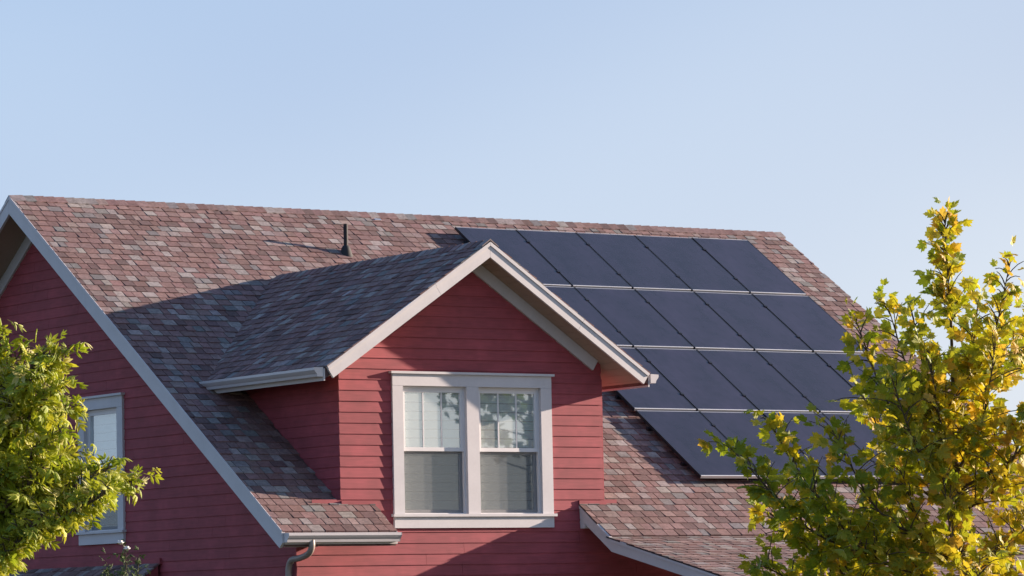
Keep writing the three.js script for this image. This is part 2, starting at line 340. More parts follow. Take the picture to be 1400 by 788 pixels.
// front wall below the roof line, then the dormer face above it
siding(frontWall, FRONT, H + 0.042, 0.3, H + 0.042, (v) => v > H - 0.12 ? [XD0 - 0.4, XD1 + 0.2] : [-0.012, XW], inset(FW, 0.08), true);
siding(frontWall, FRONT, H + 0.042, H + 0.042, YD - 0.12, (v) => { const m = Math.min(XD1 - XM, (YD - 0.11 - v) / T); const w = m > XD1 - XM - 0.01 ? 0.012 : 0; return [XM - m - w, XM + m + (w ? 0.001 : 0)]; }, inset(FW, 0.08), false);
siding(gableWall, GABLE, H + 0.045, 0.3, YR - 0.12, (v) => { const m = Math.min(6.31, (YR - 0.12 - v) / T); return [ZR - m, ZR + m + (m > 6.3 ? 0.012 : 0)]; }, inset(GW, 0.08), true);
siding(cheekL, frame(V(XD0, 0, 0), V(0, 0, 1), V(-1, 0, 0)), H + 0.042, H - 0.05, YE - 0.03, (v) => [-(v - H) / T - 0.2, 0.0], null, false);
siding(cheekR, frame(V(XD1, 0, 0), V(0, 0, -1), V(1, 0, 0)), H + 0.042, H - 0.05, YE - 0.03, (v) => [0, (v - H) / T + 0.2], null, false);
// metal corner strip, wall flashings
part('corner_strip', box(XD1 + 0.002, XD1 + 0.0165, H, YE - 0.06, -0.03, 0.006), M.red[2], frontWall);
part('flashing', fbox(FRONT, XD0 - 0.01, XRET + 0.005, H - 0.02, H + 0.026, 0, 0.03), M.red[1], frontWall);
part('flashing', fbox(FRONT, XP - 0.015, XD1 + 0.03, H - 0.02, H + 0.03, 0, 0.03), M.red[2], frontWall);

// ---- rake boards, soffits, friezes
const rakeZ = (z0, z1, t0, t1) => [[z0, H - T * z0 + t0], [z1, H - T * z1 + t0], [z1 , H - T * z1 + t1], [z0, H - T * z0 + t1]];
const MB = 0.235;                                                  // rake board, measured plumb
for (const [a, b] of [[ZR + 0.0015, -4.21], [-4.207, -1.37], [-1.367, ZE]]) {
  const end = b === ZE;
  part('rake_board', prism(end ? [[a, H - T * a - 0.012], [b, H - T * b - 0.012], [b, H - T * b - 0.13], [b - 0.07, H - T * (b - 0.07) - MB], [a, H - T * a - MB]] : rakeZ(a, b, -0.012, -MB), 'x', XL, XL + 0.034), M.trim, house);
  part('rake_moulding', prism(rakeZ(a, b, 0.006, -0.05), 'x', XL - 0.009, XL - 0.001), M.trim, house);
}
const mir = (z) => 2 * ZR - z;
part('rake_board', prism(rakeZ(ZR + 0.0015, ZE, -0.012, -MB).map(([z, y]) => [mir(z), y]), 'x', XL, XL + 0.034), M.trim, house);
part('rake_moulding', prism(rakeZ(ZR + 0.0015, ZE, -0.0115, -0.05).map(([z, y]) => [mir(z), y]), 'x', XL - 0.008, XL - 0.001), M.trim, house);
for (const f of [(z) => z, mir]) {
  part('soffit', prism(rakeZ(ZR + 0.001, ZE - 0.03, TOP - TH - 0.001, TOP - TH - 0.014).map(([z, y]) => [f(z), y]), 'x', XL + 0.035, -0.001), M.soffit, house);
  part('frieze_board', prism(rakeZ(ZR + 0.001, -0.02, TOP - TH - 0.015, TOP - TH - 0.20).map(([z, y]) => [f(z), y]), 'x', -0.04, 0.0), M.trim, house);
}
// right rake, the return and its end
part('rake_board', prism(rakeZ(ZR, ZB, -0.012, -MB), 'x', XR - 0.034, XR), M.trim, house);
part('rake_board', prism(rakeZ(-0.0, ZE, -0.012, -0.15), 'x', XRET + 0.001, XRET + 0.012), M.trim, house);
part('eave_fascia', box(XL + 0.035, XRET, H - T * ZE - 0.15, H - T * ZE - 0.03, ZE - 0.019, ZE), M.trim, house);
// porch rake with its bend
{
  const yB = H - T * ZB, line = (d) => [[0.0, H + d], [ZB, yB + d * 0.92], [ZP, yPorch + d * 0.85]];
  const band = (d0, d1) => [...line(d0), ...line(d1).reverse()];
  part('porch_rake_board', prism(band(-0.012, -0.185), 'x', XP, XP + 0.034), M.trim, house);
  part('rake_moulding', prism(band(-0.0115, -0.06), 'x', XP - 0.012, XP - 0.001), M.trim, house);
  part('bracket_block', box(XP + 0.003, XP + 0.11, H - 0.31, H - 0.15, 0.001, 0.10), M.trim, house);
  part('porch_fascia', box(XP, XR, yPorch - 0.17, yPorch - 0.02, ZP + 0.001, ZP + 0.025), M.trim, house);
  part('porch_beam', box(XP + 0.1, XR - 0.1, yPorch - 0.42, yPorch - 0.135, ZP - 0.42, ZP - 0.2), M.trim, house);
  part('porch_floor', box(XP - 0.2, XR, 0, 0.35, 0.03, ZP - 0.1), M.concrete, house);
  for (const x of [XP + 0.25, 8.0, XR - 0.3]) part('porch_post', box(x - 0.1, x + 0.1, 0.35, yPorch - 0.421, ZP - 0.41, ZP - 0.21), M.trim, house);
}
// dormer rakes
const perp = (sd, s, h) => [XM + sd * (s * CS + h * SN), YD - s * SN + h * CS];
const dRake = (sd, s0, s1, h0, h1, mitre) => {
  const p = [perp(sd, s0, h0), perp(sd, s1, h0), perp(sd, s1, h1), perp(sd, s0, h1)];
  if (mitre) { p[0] = [XM + sd * 0.0015, YD + h0 / CS]; p[3] = [XM + sd * 0.0015, YD + h1 / CS]; }
  return p;
};
const LD = WE / CS;
for (const [sd, s0, s1] of [[-1, 0, 0.96], [-1, 0.963, LD], [1, 0, 1.62], [1, 1.623, LD]]) {
  part('rake_board', prism(dRake(sd, s0, s1, -0.012, -0.165, s0 === 0), 'z', OD - 0.034, OD), M.trim, house);
  part('rake_moulding', prism(dRake(sd, s0, s1, -0.0115, -0.05, s0 === 0), 'z', OD + 0.001, OD + 0.013), M.trim, house);
}
for (const sd of [-1, 1]) {
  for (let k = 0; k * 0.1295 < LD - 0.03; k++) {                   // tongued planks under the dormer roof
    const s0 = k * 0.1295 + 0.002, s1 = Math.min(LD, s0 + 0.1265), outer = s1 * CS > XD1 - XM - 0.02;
    part('soffit_plank', prism(dRake(sd, s0, s1, -0.125, -0.138, k === 0), 'z', outer ? -2.6 : -0.02, OD - 0.0345), M.soffit, house).userData.label = 'brown soffit plank';
  }
  part('frieze_board', prism(dRake(sd, 0, (XD1 - XM) / CS + 0.02, -0.139, -0.275, true), 'z', 0.0, 0.045), M.trim, house);
  part('eave_fascia', prism([[XM + sd * (WE + 0.001), YE - 0.03], [XM + sd * (WE + 0.018), YE - 0.03], [XM + sd * (WE + 0.018), YE - 0.17], [XM + sd * (WE + 0.001), YE - 0.17]], 'z', -(YE - H) / T - 0.1, OD - 0.035), M.trim, house);
}
// ---- gutters
const gutterLine = [[0, 0.005], [0, -0.105], [0.075, -0.105], [0.082, -0.075], [0.1, -0.055], [0.118, -0.03], [0.118, 0], [0.108, 0]];
function gutter(outPoint, a0, a1, axis) {                          // outPoint([o, v]) -> polygon point of the prism
  const inner = gutterLine.map(([o, v], i) => i === 0 ? [0.004, v] : i === 7 ? [0.108, -0.006] : [Math.min(Math.max(o, 0.004), o - (i > 1 ? 0.005 : -0.004)), v + (i > 0 ? 0.005 : 0)]);
  inner[6] = [0.113, -0.006];
  const g = part('gutter', prism([...gutterLine, ...inner.slice().reverse()].map(outPoint), axis, a0, a1), M.gutter, house);
  for (const a of [[a0 - 0.003, a0 - 0.0005], [a1 + 0.0005, a1 + 0.003]]) part('end_cap', prism([...gutterLine.slice(0, 7)].map(([o, v]) => [o * 1.01, v * 1.01]).map(outPoint), axis, ...a), M.gutter, g);
  return g;
}
gutter(([o, v]) => [ZE + 0.002 + o, H - T * ZE - 0.022 + v], XL + 0.02, XRET - 0.005, 'x');
gutter(([o, v]) => [XM - WE - 0.0195 - o, YE - 0.018 + v], -(YE - H) / T - 0.03, OD - 0.045, 'z');
gutter(([o, v]) => [XM + WE + 0.0195 + o, YE - 0.018 + v], -(YE - H) / T - 0.03, OD - 0.01, 'z');
{ // drip edge strips that show light under the shingles
  part('drip_edge', box(XL + 0.02, XRET, H - T * ZE - 0.026, H - T * ZE - 0.0165, ZE - 0.01, ZE + 0.016), M.gutter, house);
}
{ // downspout
  const yg = H - T * ZE - 0.022 - 0.106;
  const pts = [V(-0.13, yg + 0.03, ZE + 0.05), V(-0.13, yg - 0.05, ZE + 0.05), V(-0.125, yg - 0.115, ZE - 0.01), V(-0.085, yg - 0.17, ZE - 0.28), V(-0.068, yg - 0.20, -0.02), V(-0.065, yg - 0.28, -0.075), V(-0.065, yg - 0.45, -0.08), V(-0.065, 0.1, -0.08)];
  const c = new THREE.CatmullRomCurve3(pts, false, 'centripetal');
  const g = part('downspout', new THREE.TubeGeometry(c, 120, 0.037, 12, false), M.spout, house);
  for (const y of [yg - 0.42, 1.0]) part('strap', box(-0.112, -0.018, y, y + 0.03, -0.13, -0.03), M.spout, g);
}
// ---- windows
function windowUnit(fr, w, openings, units, label) {
  const g = group('window', house); g.userData.label = label;
  const P = (n, m, ...a) => part(n, fbox(fr, ...a), m, g);
  const { a0, a1, v0, v1 } = w, sillTop = v0 + 0.165, headBot = v1 - 0.142;
  P('head_cap', M.trim, a0 - 0.03, a1 + 0.03, v1, v1 + 0.028, 0, 0.072);
  P('head_casing', M.trim, a0, a1, headBot, v1 - 0.001, 0, 0.042);
  P('sill', M.trim, a0 - 0.028, a1 + 0.028, sillTop - 0.032, sillTop, -0.05, 0.075);
  P('apron', M.trim, a0, a1, v0, sillTop - 0.033, 0, 0.042);
  const xs = [a0, ...openings.flat(), a1];
  for (let i = 0; i < xs.length; i += 2) P(i === 0 || i === xs.length - 2 ? 'side_casing' : 'mullion', M.trim, xs[i], xs[i + 1], sillTop + 0.001, headBot - 0.001, -0.01, 0.04);
  for (const [x0, x1] of openings) {
    const b = sillTop + 0.001, t = headBot - 0.001, mid = (b + t) / 2 + 0.0;
    // frame of the opening
    part('jamb', merge([fbox(fr, x0 - 0.03, x0 + 0.022, b, t, -0.1, -0.011), fbox(fr, x1 - 0.022, x1 + 0.03, b, t, -0.1, -0.011), fbox(fr, x0 + 0.023, x1 - 0.023, t - 0.028, t + 0.03, -0.1, -0.011), fbox(fr, x0 + 0.023, x1 - 0.023, b - 0.03, b + 0.012, -0.1, -0.011)]), M.sash, g);
    const rail = (n, l, r, lo, hi, d0, d1, st, bt, tp) => part(n, merge([fbox(fr, l, l + st, lo, hi, d0, d1), fbox(fr, r - st, r, lo, hi, d0, d1), fbox(fr, l + st, r - st, lo, lo + bt, d0, d1 - 0.0005), fbox(fr, l + st, r - st, hi - tp, hi, d0, d1 - 0.0005)]), M.sash, g);
    const L = x0 + 0.0225, R = x1 - 0.0225;
    rail('sash', L, R, mid - 0.012, t - 0.0285, -0.045, -0.018, 0.036, 0.046, 0.04);
    rail('sash', L + 0.003, R - 0.003, b + 0.0125, mid - 0.0125, -0.082, -0.055, 0.036, 0.04, 0.03);
    const pane = (l, r, lo, hi, d) => { const q = (a, v) => fr.at(a, v, d); part('glass_pane', metreUV(geoFrom([...q(l, lo), ...q(r, lo), ...q(r, hi), ...q(l, lo), ...q(r, hi), ...q(l, hi)], new Array(12).fill(0))), M.glass, g); };
    pane(L + 0.03, R - 0.03, mid + 0.03, t - 0.06, -0.033); pane(L + 0.03, R - 0.03, b + 0.045, mid - 0.03, -0.07);
    for (let i = 1; i < units; i++) { const x = L + 0.036 + (R - L - 0.072) * i / units; P('muntin', M.sash, x - 0.0075, x + 0.0075, mid + 0.034, t - 0.069, -0.032, -0.024); }
    { const q = (a, v) => fr.at(a, v, -0.05); part('insect_screen', metreUV(geoFrom([...q(L, b + 0.013), ...q(R, b + 0.013), ...q(R, mid - 0.013), ...q(L, b + 0.013), ...q(R, mid - 0.013), ...q(L, mid - 0.013)], new Array(12).fill(0))), M.screen, g); }
    for (let v = t + 0.02, k = 0; v > b - 0.06; v -= 0.106, k++) {   // closed louvres of the blind
      const q = slab(fr, [[x0 - 0.02, v - 0.094], [x1 + 0.02, v - 0.094], [x1 + 0.02, v], [x0 - 0.02, v]], -0.125, -0.105);
      part('blind_slat', q, M.blind, g);
    }
  }
  return g;
}
windowUnit(FRONT, FW, [[1.468, 2.367], [2.541, 3.441]], 3, 'pair of double-hung windows in a pale casing on the dormer');
windowUnit(GABLE, GW, [[-5.165, -4.285]], 1, 'tall double-hung window in a pale casing on the gable wall');

// ---- vent pipe and a small metal hook near the ridge
{
  const b = onRoof(3.996, sOf(-5.299)), g = group('vent_pipe', house);
  const p = new THREE.CylinderGeometry(0.029, 0.029, 0.42, 20); p.translate(b.x, b.y + 0.18, b.z); part('pipe', p, M.vent, g);
  const prof = [[0.105, -0.075], [0.085, -0.02], [0.062, 0.055], [0.05, 0.085], [0.034, 0.1], [0.03, 0.1]].map((q) => new THREE.Vector2(...q));
  const l = new THREE.LatheGeometry(prof, 24); l.translate(b.x, b.y, b.z); part('pipe_boot', l, M.vent, g);
  
  const h = onRoof(5.03, 0.2, 0.012), hk = new THREE.BoxGeometry(0.1, 0.012, 0.04); hk.rotateX(Math.atan(T)); hk.translate(h.x, h.y, h.z);
  part('roof_hook', hk, M.metal, house);
}
// ---- small lean-to roof on the gable wall
{
  const y0 = H - 0.60, z0 = -7.2, z1 = -3.235, out = 1.0;
  const g = part('side_roof', prism([[-0.03, y0 - 0.02], [-out, y0 - out * T - 0.02], [-out, y0 - out * T - 0.14], [-0.03, y0 - 0.14]], 'z', z0, z1 - 0.03), M.deck, house);
  g.userData.label = 'small shingled lean-to roof on the gable wall';
  const pt = (a, s, h) => V(-0.02 - s * CS - h * SN, y0 - s * SN + h * CS, a), pos = [], uv = [], cl = [], before = tabs.length;
  for (let s = 0.12; s < out / CS; s += EX) course(pt, z0, z1 + 0.01, s, EX, g);
  for (const t of tabs.slice(before)) part('shingle', geoFrom(t.pos, t.uv, t.cl), M.shingle, g);
  part('flashing', fbox(GABLE, z0, z1 + 0.03, y0 - 0.03, y0 + 0.045, 0, 0.045), M.red[1], g);
  part('rake_board', prism([[-0.05, y0 - 0.025], [-out, y0 - out * T + 0.01], [-out, y0 - out * T - 0.15], [-0.05, y0 - 0.19]], 'z', z1 - 0.029, z1), M.redCore, g);
  part('bay_wall', box(-out + 0.3, -0.025, 0, y0 - 0.36, z0 + 0.1, z1 - 0.2), M.red[1], g);
}

// ---------------------------------------------------------------- solar panels
{
  const PX = 6.0744, PS = 0.4904, PW = 1.016, PH = 1.665, HH = 0.13, w = 1.0, h = 1.612;
  const basis = new THREE.Matrix4().makeBasis(V(1, 0, 0), V(0, SN, -CS), V(0, CS, SN)); // x along ridge, y up the slope, z off the roof
  const quat = new THREE.Quaternion().setFromRotationMatrix(basis);
  const rows = ['top row', 'second row', 'third row', 'bottom row'];
  const cols = ['first column beside the dormer', 'second column from the dormer', 'middle column', 'fourth column from the dormer', 'last column by the bare rake'];
  const lb = (x0, x1, y0, y1, z0, z1) => box(x0, x1, y0, y1, z0, z1);
  const glassKinds = [1, 0.88, 1.12, 1.0].map((k, i) => { const m = M.panel.clone(); m.color.multiplyScalar(k); m.map = cellTex.clone(); m.map.offset.set(0, 0); m.map.repeat.set(i % 2 ? -1 : 1, i > 1 ? -1 : 1); m.map.needsUpdate = true; return m; });   // panels differ a little in tone at random
  const proto = {
    cells: (() => { const g = new THREE.BoxGeometry(w - 0.016, h - 0.028, 0.006); return g; })(),
    side: lb(0, 0.009, 0, h, -0.04, 0.0), end: (() => prism([[0, -0.04], [0, -0.003], [0.003, 0], [0.0145, 0], [0.0145, -0.04]].map(([a, b]) => [b, a]).map(([a, b]) => [a, b]), 'x', 0.0095, w - 0.0095))(),
  };
  for (let j = 0; j < 4; j++) for (let i = 0; i < 5; i++) {
    const p = onRoof(PX + PW * i + 0.008 - 0.008, PS + PH * (j + 1) - 0.0075, HH);
    const g = thing('solar_panel', `black solar panel in the ${rows[j]} below the ridge, ${cols[i]}`, 'solar panel', p, 'solar panels on the front roof slope');
    g.quaternion.copy(quat); g.rotateX(rr(-0.0025, 0.0025)); g.rotateY(rr(-0.003, 0.003));
    const c = part('cell_face', proto.cells, glassKinds[Math.floor(rnd() * 4)], g); c.position.set(w / 2, h / 2, -0.0052);
    part('side_frame', proto.side, M.panelFrame, g); const s2 = part('side_frame', proto.side, M.panelFrame, g); s2.position.x = w - 0.009;
    const e1 = part('end_frame', proto.end, M.panelEdge, g); const e2 = part('end_frame', proto.end, M.panelEdge, g); e2.rotation.z = Math.PI; e2.position.set(w, h, 0);
  }
  for (let j = 0; j < 4; j++) for (const f of [0.24, 0.76]) {
    const s = PS + PH * (j + f), p = onRoof(PX - 0.03, s, 0.02);
    const g = thing('mounting_rail', `dark mounting rail under the ${f < 0.5 ? 'upper' : 'lower'} half of the solar panels in the ${rows[j]}`, 'rail', p, 'rails carrying the solar panels');
    g.quaternion.copy(quat);
    part('rail', box(0, PW * 5 + 0.04, -0.02, 0.02, 0.025, 0.066), M.panelFrame, g);
    for (let x = 0.25; x < 5; x += 1.2) part('foot', box(x - 0.03, x + 0.03, -0.05, 0.019, -0.03, 0.0245), M.panelFrame, g);
    for (let i = 1; i < 5; i++) part('clamp', box(PW * i + 0.03 - 0.008 - 0.022, PW * i + 0.03 - 0.008 + 0.022, -0.025, 0.025, 0.112, 0.118), M.panelFrame, g);
  }
}

// ---------------------------------------------------------------- trees
function limbGeo(pts, ra, rb, seg = 10, rad = 6) {
  const c = new THREE.CatmullRomCurve3(pts, false, 'centripetal'), pos = [], uv = [], ring = [];
  for (let i = 0; i <= seg; i++) {
    const t = i / seg, p = c.getPoint(t), d = c.getTangent(t), a = V(0.31, 0.12, 0.95).cross(d).normalize(), b = d.clone().cross(a), r = ra + (rb - ra) * Math.pow(t, 0.8);
    ring.push(Array.from({ length: rad + 1 }, (_, k) => { const w = k / rad * Math.PI * 2; return p.clone().addScaledVector(a, Math.cos(w) * r).addScaledVector(b, Math.sin(w) * r); }));
  }
  for (let i = 0; i < seg; i++) for (let k = 0; k < rad; k++) {
    const q = [ring[i][k], ring[i][k + 1], ring[i + 1][k + 1], ring[i + 1][k]];
    for (const m of [0, 1, 2, 0, 2, 3]) { pos.push(q[m].x, q[m].y, q[m].z); uv.push((m === 1 || m === 2 ? k + 1 : k) * 0.05, (m >= 2 ? i + 1 : i) * 0.1); }
  }
  const g = geoFrom(pos, uv); return g;
}
function mapleLeaf(curl = 1, wob = 5) {
  const half = [[0, 0], [0.16, -0.05], [0.40, 0.03], [0.36, 0.16], [0.56, 0.36], [0.50, 0.50], [0.60, 0.66], [0.36, 0.62], [0.24, 0.60], [0.26, 0.82], [0.12, 0.84], [0, 1.08]];
  const z = (x, y) => -0.22 * curl * Math.abs(x) - 0.18 * curl * (y - 0.3) * (y - 0.3) + 0.05 * Math.sin(9 * x + wob * y), c = [0, 0.36], pos = [], uv = [];
  for (const s of [1, -1]) for (let i = 0; i < half.length - 1; i++) {
    const a = [half[i][0] * s, half[i][1]], b = [half[i + 1][0] * s, half[i + 1][1]];
    for (const p of s > 0 ? [c, a, b] : [c, b, a]) { pos.push(p[0], p[1], z(...p)); uv.push(p[0], p[1]); }
  }
  const st = 0.012; for (const p of [[-st, -0.5], [st, -0.5], [st, 0], [-st, -0.5], [st, 0], [-st, 0]]) { pos.push(p[0], p[1], 0.02 * p[1]); uv.push(0, 0); }
  return geoFrom(pos, uv);
}
function ashLeaf(w8 = 1, bend = 1) {
  const pos = [], uv = [];
  const leaflet = (bx, by, dx, dy, len, w, sag) => { w *= w8; sag *= bend; { const a = (bend - 1) * 0.35 * Math.sin(by * 9 + dx * 4), c = Math.cos(a), s2 = Math.sin(a); [dx, dy] = [dx * c - dy * s2, dx * s2 + dy * c]; }
    const nx = -dy, ny = dx, P = (t, s) => [bx + dx * len * t + nx * w * s, by + dy * len * t + ny * w * s, -sag * t * t + (s ? -0.03 : 0.02) - 0.1 * by * by];
    const row = [[0, 0], [0.28, 0.42], [0.55, 0.5], [0.8, 0.28], [1, 0]];
    for (const s of [1, -1]) for (let i = 0; i < 4; i++) {
      const a = P(row[i][0], 0), b = P(row[i + 1][0], 0), c = P(row[i + 1][0], s * row[i + 1][1]), d = P(row[i][0], s * row[i][1]);
      for (const p of i === 0 ? [a, c, b] : i === 3 ? [a, d, b] : [a, d, c, a, c, b]) { pos.push(...p); uv.push(p[0], p[1]); }
    }
  };
  leaflet(0.02, 0.42, 0.1, 1, 0.68, 0.17, 0.22);
  leaflet(0, 0.38, 0.62, 0.78, 0.62, 0.16, 0.26); leaflet(0, 0.41, -0.70, 0.71, 0.58, 0.17, 0.14);
  leaflet(0, 0.12, 0.86, 0.5, 0.55, 0.16, 0.3); leaflet(0, 0.10, -0.80, 0.6, 0.60, 0.15, 0.2);
  leaflet(0, -0.12, 0.75, 0.66, 0.4, 0.13, 0.1);
  const st = 0.012; for (const p of [[-st, -0.35], [st, -0.35], [st, 0.55], [-st, -0.35], [st, 0.55], [-st, 0.55]]) { pos.push(p[0], p[1], -0.1 * p[1] * p[1]); uv.push(0, 0); }
  return geoFrom(pos, uv);
}
const leafMat = (c, tr = 0.4) => new THREE.MeshPhysicalMaterial({ color: c, roughness: 0.7, transmission: tr, thickness: 0, side: THREE.DoubleSide, specularIntensity: 0.5 });
// branches: list of {pts, r0, r1, spread}; leaves grow on twigs along each
function growTree(tree, spec) {
  const leaves = [], twigs = [];
  for (const b of spec.branches) {
    const c = new THREE.CatmullRomCurve3(b.pts, false, 'centripetal'), len = c.getLength();
    part('branch', limbGeo(b.pts, b.r0, b.r1, 12), M.bark, tree);
    const n = Math.round(len / (spec.twigStep * (b.dense ?? 1)));
    for (let i = 0; i <= n; i++) {
      const t = (b.from ?? 0.15) + (1 - (b.from ?? 0.15)) * i / n, p = c.getPoint(t), d = c.getTangent(t), last = i === n;
      const L = last ? 0.12 : spec.twig * (1.1 - 0.5 * t) * rr(0.5, 1.15) * (b.scale ?? 1);
      const dir = last ? d.clone() : V(rr(-1, 1), rr(-0.35, 0.8), rr(-1, 1)).normalize().multiplyScalar(0.9).addScaledVector(d, 0.55).normalize();
      const e = p.clone().addScaledVector(dir, L).add(V(0, -0.02 * L, 0));
      if (!last) twigs.push(limbGeo([p, p.clone().lerp(e, 0.5).add(V(0, 0.02, 0)), e], 0.006, 0.0025, 3, 4));
      const m = Math.max(2, Math.round(L / spec.leafStep));
      for (let k = 0; k < m; k++) {
        const f = (k + 0.6) / m, q = p.clone().lerp(e, f), side = V(rr(-1, 1), rr(-0.5, 0.7), rr(-1, 1)).normalize();
        const tip = dir.clone().multiplyScalar(0.55).add(side).add(V(0, spec.droop, 0)).normalize();
        let nor = V(rr(-1, 1) + 0.25, rr(-0.1, 1), rr(-1, 1) + 0.2).addScaledVector(side, 0.3).normalize();
        const x = tip.clone().cross(nor); if (x.lengthSq() < 0.01) continue; x.normalize(); nor = x.clone().cross(tip).normalize();
        const s = rr(...spec.size) * (last ? 0.9 : 1), base = q.clone().addScaledVector(tip, s * spec.stalk);
        leaves.push({ m: new THREE.Matrix4().makeBasis(x, tip, nor).scale(V(s, s, s)).setPosition(base), p: base, t: last ? 1 : t, out: f });
      }
    }
  }
  part('twig', merge(twigs), M.bark, tree).userData.kind = 'stuff';
  for (const l of leaves) { l.kind = Math.floor(rnd() * 3); l.colour = Math.min(spec.colours.length - 1, Math.floor(spec.pick(l) * spec.colours.length)); const [x, y] = toPixel(l.p); l.front = x > -5 && x < 1405 && y > 0 && y < 795 ? l.p.distanceTo(CAM) : 1e6; }
    const order = [...leaves].sort((a, b) => a.front - b.front), single = new Set(order.slice(0, spec.single).filter((l) => l.front < 1e5));
  const mats = spec.colours.map((c) => leafMat(lin(...c), spec.trans)), geo = spec.leaf;
  for (const l of single) { const m = part('leaf', geo[l.kind], mats[l.colour], tree); m.applyMatrix4(l.m); }
  const shared = leafMat(lin(1, 1, 1), spec.trans);
  for (let q = 0; q < 3; q++) {
    const rest = leaves.filter((l) => !single.has(l) && l.kind === q), im = shadowed(new THREE.InstancedMesh(geo[q], shared, rest.length));
    rest.forEach((l, i) => { im.setMatrixAt(i, l.m); const k = rr(0.82, 1.18); im.setColorAt(i, lin(...spec.colours[l.colour].map((v) => Math.min(0.9, v * k)))); });
    im.name = 'foliage'; im.userData.kind = 'stuff'; tree.add(im);
  }
}
const maple = [mapleLeaf(), mapleLeaf(2.3, 2), mapleLeaf(-0.9, 8)], ash = [ashLeaf(1.35), ashLeaf(1.6, 2.2), ashLeaf(1.15, 0.2)];
{ // young maple in front of the porch, turning yellow
  const D = 26, foot = fromPixel(1318, 700, D); foot.y = 0;
  const tree = thing('maple_tree', 'young maple with yellowing green leaves in front of the porch roof', 'tree', V(0, 0, 0));
  const trunkTop = fromPixel(1300, 420, D);
  const trunk = [foot, foot.clone().lerp(trunkTop, 0.4).add(V(0.03, 0, 0)), foot.clone().lerp(trunkTop, 0.7).add(V(-0.03, 0, 0.02)), trunkTop];
  part('trunk', limbGeo(trunk, 0.055, 0.008, 24, 10), M.bark, tree);
  const tc = new THREE.CatmullRomCurve3(trunk), at = (y) => { let t = 0; for (let i = 0; i <= 60; i++) if (tc.getPoint(i / 60).y <= y) t = i / 60; return tc.getPoint(t); };
  const branches = [], limb = (px, py, dz, drop, o = {}) => {
    const tip = fromPixel(px, py, D + dz), s = at(Math.min(tip.y - drop, trunkTop.y)), m = s.clone().lerp(tip, 0.5); m.y -= (o.sag ?? 0.12); m.lerp(V(tip.x, m.y, tip.z), 0.18);
    branches.push({ pts: [s, m, tip], r0: 0.014, r1: 0.003, ...o });
  };
  limb(1292, 300, 0, 0.7, { sag: 0, scale: 0.55, from: 0, dense: 0.36, r0: 0.008 }); limb(1382, 358, -0.2, 0.9, { scale: 0.6, dense: 0.7, r0: 0.01 }); limb(1168, 432, -0.15, 0.9, { scale: 0.7, sag: 0.2 });
  limb(1212, 412, 0.3, 0.9, { scale: 0.8 }); limb(1248, 430, -0.4, 0.8); limb(1338, 410, 0.3, 0.8, { scale: 0.8 }); limb(1362, 470, -0.5, 0.8);
  limb(998, 612, -0.35, 0.7, { scale: 0.8, sag: 0.25, from: 0.3 }); limb(1048, 575, 0.2, 0.9, { sag: 0.3, scale: 0.7, from: 0.3 }); limb(1136, 585, -0.5, 0.8, { sag: 0.2 });
  limb(1050, 700, 0.25, 0.6, { sag: 0.15, from: 0.3 }); limb(1045, 772, -0.2, 0.45, { sag: 0.1, from: 0.3 }); limb(1100, 660, -0.6, 0.7); limb(1180, 540, 0.5, 0.8); limb(1220, 520, -0.7, 0.7);
  for (const [x, y] of [[1430, 420], [1450, 520], [1440, 640], [1410, 560], [1395, 690], [1310, 560], [1290, 650], [1230, 640], [1180, 700], [1130, 740], [1250, 740], [1340, 760], [1340, 500], [1270, 480], [1110, 800], [1200, 790]]) limb(x, y, rr(-0.9, 0.9), 0.65);
  for (const [x, y] of [[1080, 860], [1150, 880], [1230, 900], [1320, 900], [1400, 880]]) limb(x, y, rr(-0.9, 0.9), 0.4, { sag: 0 });
  growTree(tree, { branches, twig: 0.37, twigStep: 0.038, leafStep: 0.043, droop: -0.28, stalk: 0.45, size: [0.05, 0.1], leaf: maple, single: 250, trans: 0.68,
    colours: [[0.15, 0.24, 0.012], [0.27, 0.34, 0.016], [0.40, 0.42, 0.02], [0.54, 0.47, 0.02], [0.70, 0.54, 0.035], [0.72, 0.46, 0.05]],
    pick: (l) => { const [x, y] = toPixel(l.p); const sunny = Math.min(1, Math.max(0, (x - 1080) / 300)); return Math.min(0.999, Math.max(0, 0.25 + 0.38 * sunny * rnd() + 0.5 * rnd() * rnd() + (rnd() < 0.12 ? 0.35 : 0))); } });  // sun-side light painted into the leaf colours, on top of the autumn yellow
}
